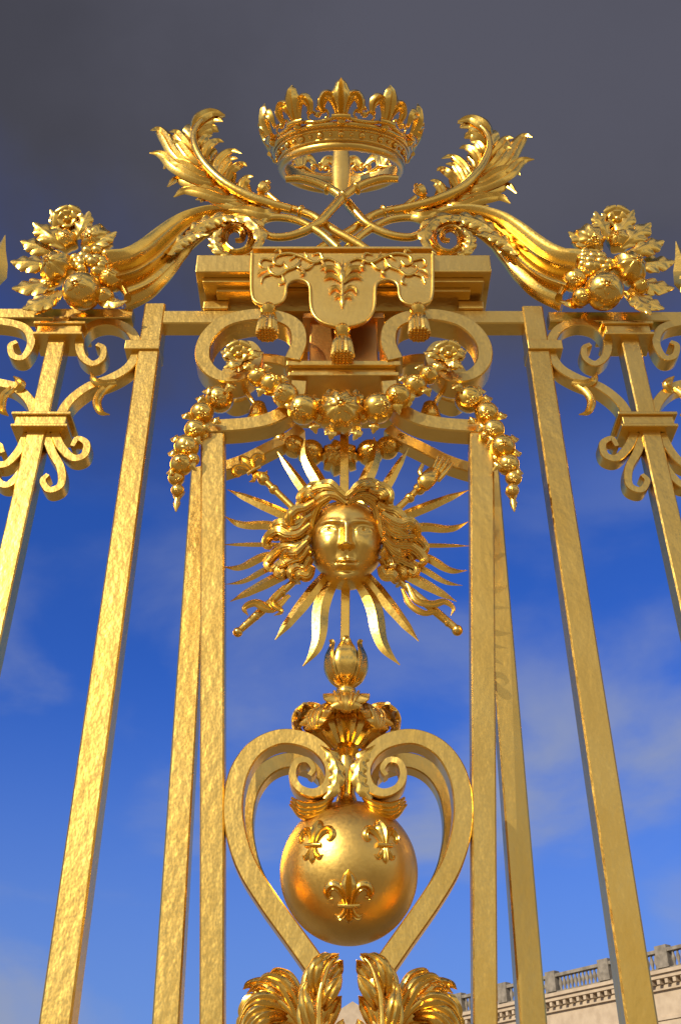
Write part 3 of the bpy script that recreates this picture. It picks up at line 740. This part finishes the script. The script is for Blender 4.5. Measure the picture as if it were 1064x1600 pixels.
# ------------------------------------------------------------------ bottom leaf sprays
up_sp = [(510, 1700), (501, 1640), (497, 1585), (503, 1540), (514, 1508), (528, 1493)]
up_lob = [[(504, 1665), (488, 1630), (476, 1600), (472, 1572), (480, 1560)], [(500, 1630), (486, 1600), (478, 1570), (475, 1545), (482, 1531)], [(498, 1600), (484, 1570), (480, 1540), (486, 1515), (496, 1508)], [(500, 1570), (490, 1540), (493, 1512), (505, 1496), (518, 1490)],
          [(502, 1625), (514, 1592), (526, 1568), (534, 1556)], [(500, 1585), (514, 1556), (526, 1536), (534, 1522)], [(504, 1548), (518, 1526), (530, 1510), (536, 1500)], [(506, 1665), (520, 1632), (531, 1606), (536, 1592)], [(502, 1545), (506, 1520), (516, 1500), (530, 1490)]]
cu_sp = [(500, 1710), (488, 1650), (468, 1596), (436, 1564), (404, 1560), (382, 1582), (372, 1606)]
cu_lob = [[(492, 1660), (484, 1612), (472, 1572), (458, 1546), (446, 1538)], [(486, 1640), (474, 1600), (458, 1560), (440, 1534), (418, 1526), (402, 1534)], [(474, 1608), (452, 1570), (428, 1548), (404, 1542), (386, 1552)], [(462, 1588), (436, 1566), (410, 1560), (388, 1570), (376, 1590)],
          [(478, 1622), (472, 1580), (462, 1550), (450, 1528), (432, 1518), (420, 1524)], [(452, 1578), (424, 1576), (400, 1582), (384, 1598), (378, 1620)], [(470, 1612), (444, 1598), (420, 1598), (404, 1612), (398, 1634)], [(484, 1652), (462, 1628), (440, 1622), (424, 1634), (418, 1656)],
          [(466, 1594), (440, 1560), (416, 1540), (392, 1538), (380, 1546)], [(458, 1590), (430, 1586), (408, 1592), (394, 1608), (390, 1626)]]
for s in (-1, 1):
    nm = 'left' if s < 0 else 'right'
    lf = thing('leaf_spray', 'curling gilded acanthus spray at the foot of the heart on the %s' % nm, 'ornament', P(*side([(500, 1640)], s)[0], YA))
    for name, sp_, lobs, Yl, W in (('curled_leaf', cu_sp, cu_lob, YA-.03, (14, 26, 32, 30, 24, 14, 4)), ('upright_leaf', up_sp, up_lob, YA-.10, (10, 16, 18, 16, 12, 3))):
        mb = MB(); n0 = len(sp_)-1
        mb.pleaf(side([(a, b, -.04*math.sin(PI*j/n0)) for j, (a, b) in enumerate(sp_)], s), Yl, W, 6, d=.4, sweep=.7, vein=.08, cup=.15)
        mb.petal(side(sp_, s), Yl-.04, 7, 7, wk=(1, 1, .9, .8, .5, .15), sec=RND, bulge=8)
        for i, l in enumerate(lobs):
            n_ = len(l)
            q = [(a, b, -.04*math.sin(PI*j/(n_-1))*(1 if i % 2 else -.2)+(-.04 if j == n_-1 else 0)) for j, (a, b) in enumerate(l)]
            mb.petal(side(q, s), Yl-.02, 11.5, 6, wk=(.4, .85, 1, .9, .55, .06), bulge=9)
        mb.build(name, G_ORN, lf)

# ------------------------------------------------------------------ cornucopias
for s in (-1, 1):
    nm = 'left' if s < 0 else 'right'
    YC = 3.60
    cn = thing('cornucopia', 'fluted gold horn of plenty spilling fruit on the %s rail' % nm, 'ornament', P(*side([(150, 478)], s)[0], YC))
    hp = [(368, 376), (378, 374), (379, 363), (366, 357), (352, 365), (350, 384), (366, 398), (388, 394), (401, 374), (394, 352), (360, 341), (320, 346), (288, 362), (262, 386), (238, 410), (210, 430), (180, 440)]
    rr = [3, 4, 4.5, 5, 6, 6.5, 7.5, 9, 11, 14, 17, 20, 24, 28, 32, 36, 40]
    mb = MB(); mb.strip(side(hp, s), YC, rr, rr, fluted(11, .22, 6), n=6)
    mb.build('horn', G_ORN, cn, ang=70)
    for pts, w in (([(346, 352), (366, 338), (390, 342), (406, 360), (404, 382), (390, 396)], 13), ([(356, 398), (340, 388), (336, 370), (346, 356)], 11), ([(292, 368), (318, 348), (348, 338), (370, 344)], 17), ([(262, 398), (282, 376), (306, 366), (326, 366)], 14)):
        sleaf(cn, side([(a, b, -.05-.01*j) for j, (a, b) in enumerate(pts)], s), YC-.03, LW(w), 5, 'curl_leaf', d=.36, vein=.09)
    mb = MB(); mb.strip(side([(200, 466), (188, 442), (178, 416)], s), YC-.05, 6, 10, RND); mb.build('mouth_rim', G_ORN, cn)
    k = S(450, YC)
    def fr(px, py, r, fl=0, dy=0, name='fruit', axd=None):
        q = side([(px, py)], s)[0]; return fruit(cn, q[0], q[1], r, YC, axd=axd or (random.uniform(-.5, .5), -1, random.uniform(-1, .3)), fl=fl, dy=dy, name=name)
    fr(129, 455, 30, dy=-.10, name='apple', axd=(-.1, -1, -.5)); fr(90, 420, 26, fl=8, dy=-.09, name='gourd'); fr(152, 377, 25, fl=8, dy=-.05, name='gourd'); fr(104, 378, 19, fl=6, dy=-.04)
    fr(174, 438, 20, dy=-.07); fr(74, 448, 15, dy=-.05); fr(164, 464, 15, dy=-.08)
    mb = MB()
    for i in range(26):
        a = random.uniform(0, 2*PI); r = math.sqrt(random.random()); q = side([(146+30*r*math.cos(a), 413+22*r*math.sin(a))], s)[0]
        mb.ball(P(q[0], q[1], YC-.08-.06*(1-r)), 10*k, seg=14, n=8)
    mb.build('grape_cluster', G_ORN, cn)
    q = side([(108, 346)], s)[0]; flower(cn, q[0], q[1], 27, YC-.05)
    for pts, w in (([(90, 420), (55, 410), (18, 408)], 20), ([(95, 440), (58, 444), (20, 450)], 20), ([(98, 454), (68, 468), (36, 482)], 19), ([(92, 402), (62, 384), (34, 376)], 19), ([(102, 388), (80, 368), (54, 348)], 18),
                   ([(132, 392), (158, 374), (182, 362)], 16), ([(145, 432), (172, 418), (194, 402)], 16), ([(88, 450), (72, 472), (56, 490)], 16), ([(112, 380), (94, 350), (80, 328)], 15), ([(120, 375), (130, 350), (140, 330)], 14), ([(150, 462), (176, 472), (198, 470)], 13)):
        dyy = random.uniform(-.06, .02)
        sleaf(cn, side([(a, b, dyy-.035*j*(1 if j < 2 else .6)) for j, (a, b) in enumerate(pts)], s), YC-.02, LW(w), 3, d=.3, sweep=.8, vein=.07)

# ------------------------------------------------------------------ side fence panels
for s in (-1, 1):
    nm = 'left' if s < 0 else 'right'
    root = thing('fence_panel', 'gilded railing panel of C scrolls and bars running off the %s edge' % nm, 'fence', Vector((1.5*s, YF, .36)))
    zr0 = P(100, 482 if s < 0 else 487, YF-.033).z-.033
    mb = MB(); mb.sweep([Vector((s*x, YF, zr0)) for x in [1.045+i*.18 for i in range(11)]], .034, .034, RECT); mb.build('top_rail', G_BAR, root, ang=25)
    mb = MB(); mb.sweep([Vector((s*x, YF, 1.0)) for x in (1.07, 2.9)], .034, .034, RECT); mb.build('bottom_rail', G_BAR, root, ang=25)
    xb = P(*side([(100, 505)], s)[0], YF).x
    for x in (xb, xb+s*.52, xb+s*1.04):
        mb = MB(); mb.sweep([Vector((x, YF, .36+(zr0-.036-.36)*i/12)) for i in range(13)], .044, .044, RECT); mb.build('bar', G_BAR, root, ang=25)
    def collar(px, py, w, h):
        c = P(*side([(px, py)], s)[0], YF); k = S(py, YF)*w; mb = MB()
        mb.box(c.x-k, c.x+k, YF-.085, YF+.085, c.z+h*.3, c.z+h*.5); mb.box(c.x-k*.86, c.x+k*.86, YF-.072, YF+.072, c.z-h*.3, c.z+h*.299); mb.box(c.x-k*.95, c.x+k*.95, YF-.08, YF+.08, c.z-h*.5, c.z-h*.301)
        mb.build('collar', G_BAR, root, smooth=False, bevel=.004)
    collar(98, 530, 40, .085); collar(70, 672, 46, .085)
    c = P(*side([(226, 552)], s)[0], YF); mb = MB(); mb.box(c.x-.085, c.x+.085, YF-.065, YF+.065, c.z-.03, c.z+.03); mb.build('collar', G_BAR, root, smooth=False, bevel=.004)
    def scr(pts, w, name='scroll'):
        mb = MB(); mb.strip(side(pts, s), YF, w, 12, n=7); mb.build(name, G_BAR, root, ang=25)
    scr([(94, 664), (110, 636), (140, 612), (176, 598), (204, 580), (217, 552), (205, 524), (176, 511), (146, 516), (128, 536), (130, 562), (146, 576), (162, 568), (164, 552), (154, 546)], [8]*8+[7.5, 7, 6, 5.5, 5, 4])
    scr([(62, 664), (50, 634), (26, 612), (-4, 604), (-34, 590), (-50, 560), (-44, 530), (-18, 512), (16, 512), (44, 522), (52, 544), (40, 566), (24, 564), (20, 548), (30, 542)], [8]*8+[7.5, 7, 6, 5.5, 5, 4])
    scr([(88, 682), (98, 704), (116, 722), (134, 718), (138, 700), (124, 692), (116, 704)], [7.5, 7.5, 7, 6.5, 6, 5, 4])
    scr([(74, 684), (84, 712), (98, 738), (98, 764), (80, 772), (70, 758), (78, 748)], [7.5, 7.5, 7, 6.5, 6, 5, 4])
    scr([(46, 684), (32, 712), (12, 732), (-8, 728), (-12, 708), (2, 702), (8, 714)], [7.5, 7.5, 7, 6.5, 6, 5, 4])
    scr([(60, 684), (48, 720), (36, 744), (16, 764), (0, 758), (-2, 742)], [7.5, 7.5, 7, 6.5, 6, 4])
    for pts in ([(180, 598), (162, 600), (148, 594), (142, 582)], [(176, 600), (160, 612), (152, 628), (158, 644), (172, 648)], [(28, 612), (34, 600), (22, 588)], [(20, 608), (6, 620), (4, 640), (14, 650)]):
        mb = MB(); mb.petal(side(pts, s), YF-.03, 8, 6, wk=(1, 1, .9, .7, .15)); mb.build('tendril', G_ORN, root)
for s in (-1, 1):
    px, py = (-5, 415) if s < 0 else (1069, 425)
    c = P(px, py, YF); k = S(py, YF); mb = MB(); kv = k*1.45
    path = [c+Vector((0, 0, z*kv)) for z in (-48, -40, -20, 0, 25, 50)]
    mb.sweep(path, [x*k for x in (5, 8, 22, 18, 8, .5)], [x*k for x in (5, 8, 9, 8, 4, .5)], DIA)
    mb.lathe(c, [(5*k, -75*kv), (11*k, -62*kv), (6*k, -52*kv), (9*k, -48*kv), (5*k, -42*kv)], seg=14)
    tag(mb.build('spearhead', G_ORN, origin=c, ang=20), 'gold spearhead on the rail cut off by the %s edge of the picture' % ('left' if s < 0 else 'right'), 'finial')

# ------------------------------------------------------------------ world
SUNV = Vector((-.58, -.68, .46)).normalized()
w = bpy.data.worlds.new('World'); sc.world = w; w.use_nodes = True; nt = w.node_tree; L = nt.links
bg = nt.nodes['Background']; bg.inputs['Strength'].default_value = .1
sky = nd(nt, 'ShaderNodeTexSky', sky_type='NISHITA'); sky.sun_disc = False
sky.sun_elevation = math.asin(SUNV.z); sky.sun_rotation = math.atan2(SUNV.x, SUNV.y); sky.air_density = 1.0; sky.dust_density = .4; sky.ozone_density = 2.5
tc = nd(nt, 'ShaderNodeTexCoord'); sep = nd(nt, 'ShaderNodeSeparateXYZ'); L.new(tc.outputs['Generated'], sep.inputs[0])
def mixc(f, a, b):
    mx = nd(nt, 'ShaderNodeMix', data_type='RGBA')
    for i, v in ((0, f), (6, a), (7, b)):
        if hasattr(v, 'is_output'): L.new(v, mx.inputs[i])
        elif i == 0: mx.inputs[0].default_value = v
        else: mx.inputs[i].default_value = (*v, 1)
    return mx.outputs[2]
def mrange(v, a, b, c=0, d=1, smooth=True):
    n = nd(nt, 'ShaderNodeMapRange'); n.interpolation_type = 'SMOOTHSTEP' if smooth else 'LINEAR'
    L.new(v, n.inputs[0])
    for i, x in zip((1, 2, 3, 4), (a, b, c, d)): n.inputs[i].default_value = x
    return n.outputs[0]
def mth(op, a, b):
    n = nd(nt, 'ShaderNodeMath', operation=op)
    for i, v in enumerate((a, b)):
        if hasattr(v, 'is_output'): L.new(v, n.inputs[i])
        else: n.inputs[i].default_value = v
    return n.outputs[0]
def noise(scale, detail, sx, loc=(0, 0, 0), dist=0):
    mp = nd(nt, 'ShaderNodeMapping'); mp.inputs['Scale'].default_value = sx; mp.inputs['Location'].default_value = loc
    L.new(tc.outputs['Generated'], mp.inputs[0]); n = nd(nt, 'ShaderNodeTexNoise'); n.inputs['Scale'].default_value = scale; n.inputs['Detail'].default_value = detail
    n.inputs['Distortion'].default_value = dist
    L.new(mp.outputs[0], n.inputs['Vector']); return n.outputs[0]
mul = nd(nt, 'ShaderNodeMix', data_type='RGBA', blend_type='MULTIPLY'); mul.inputs[0].default_value = 1
L.new(sky.outputs[0], mul.inputs[6]); mul.inputs[7].default_value = (.28, .62, 1.55, 1)
base = mul.outputs[2]
n_lo = noise(2.6, 9, (1, 1, 2.2), (3.1, 0, 0), .3)
haze = mrange(sep.outputs[2], .46, .10)
base = mixc(mth('MULTIPLY', haze, .60), base, (1.9, 2.9, 5.2))
low = mth('MULTIPLY', mrange(n_lo, .42, .66), mrange(sep.outputs[2], .70, .30))
base = mixc(mth('MULTIPLY', low, .85), base, (3.1, 3.5, 4.7))
n_bk = noise(2.2, 8, (1, 1, 1.8), (7.3, 2, 0), .2)
back = mth('MULTIPLY', mrange(n_bk, .44, .60), mrange(sep.outputs[1], .15, -.25))
base = mixc(back, base, (7.6, 6.8, 5.6))
dt = nd(nt, 'ShaderNodeVectorMath', operation='DOT_PRODUCT'); L.new(tc.outputs['Generated'], dt.inputs[0]); dt.inputs[1].default_value = (0.0, math.cos(math.radians(72)), math.sin(math.radians(72)))
n_st = noise(2.4, 7, (1, 1, 1), (1.7, 5, 0), .3)
stv = mth('ADD', dt.outputs['Value'], mth('MULTIPLY', mth('SUBTRACT', n_st, .5), .16))
storm = mrange(stv, .785, .91)
n_s2 = noise(1.8, 6, (1, 1, 1), (9, 1, 0))
scol = mixc(mrange(n_s2, .35, .65), (.60, .60, .78), (.95, .95, 1.25))
base = mixc(storm, base, scol)
L.new(base, bg.inputs['Color'])

sun_l = bpy.data.lights.new('sun_light', 'SUN'); sun_l.energy = 4.8; sun_l.angle = math.radians(.5); sun_l.color = (1, .88, .68)
so = bpy.data.objects.new('sun_light', sun_l); COL.objects.link(so); so.rotation_euler = (-SUNV).to_track_quat('-Z', 'Y').to_euler()

cam_d = bpy.data.cameras.new('camera'); cam_o = bpy.data.objects.new('camera', cam_d); COL.objects.link(cam_o)
cam_d.sensor_fit = 'VERTICAL'; cam_d.sensor_height = 36; cam_d.sensor_width = 24; cam_d.lens = 36; cam_d.clip_end = 5000
cam_o.location = (0, 0, CAMZ); cam_o.rotation_euler = (PI/2+PITCH, 0, 0)
sc.camera = cam_o
sc.view_settings.view_transform = 'Standard'; sc.view_settings.look = 'None'; sc.view_settings.exposure = 0
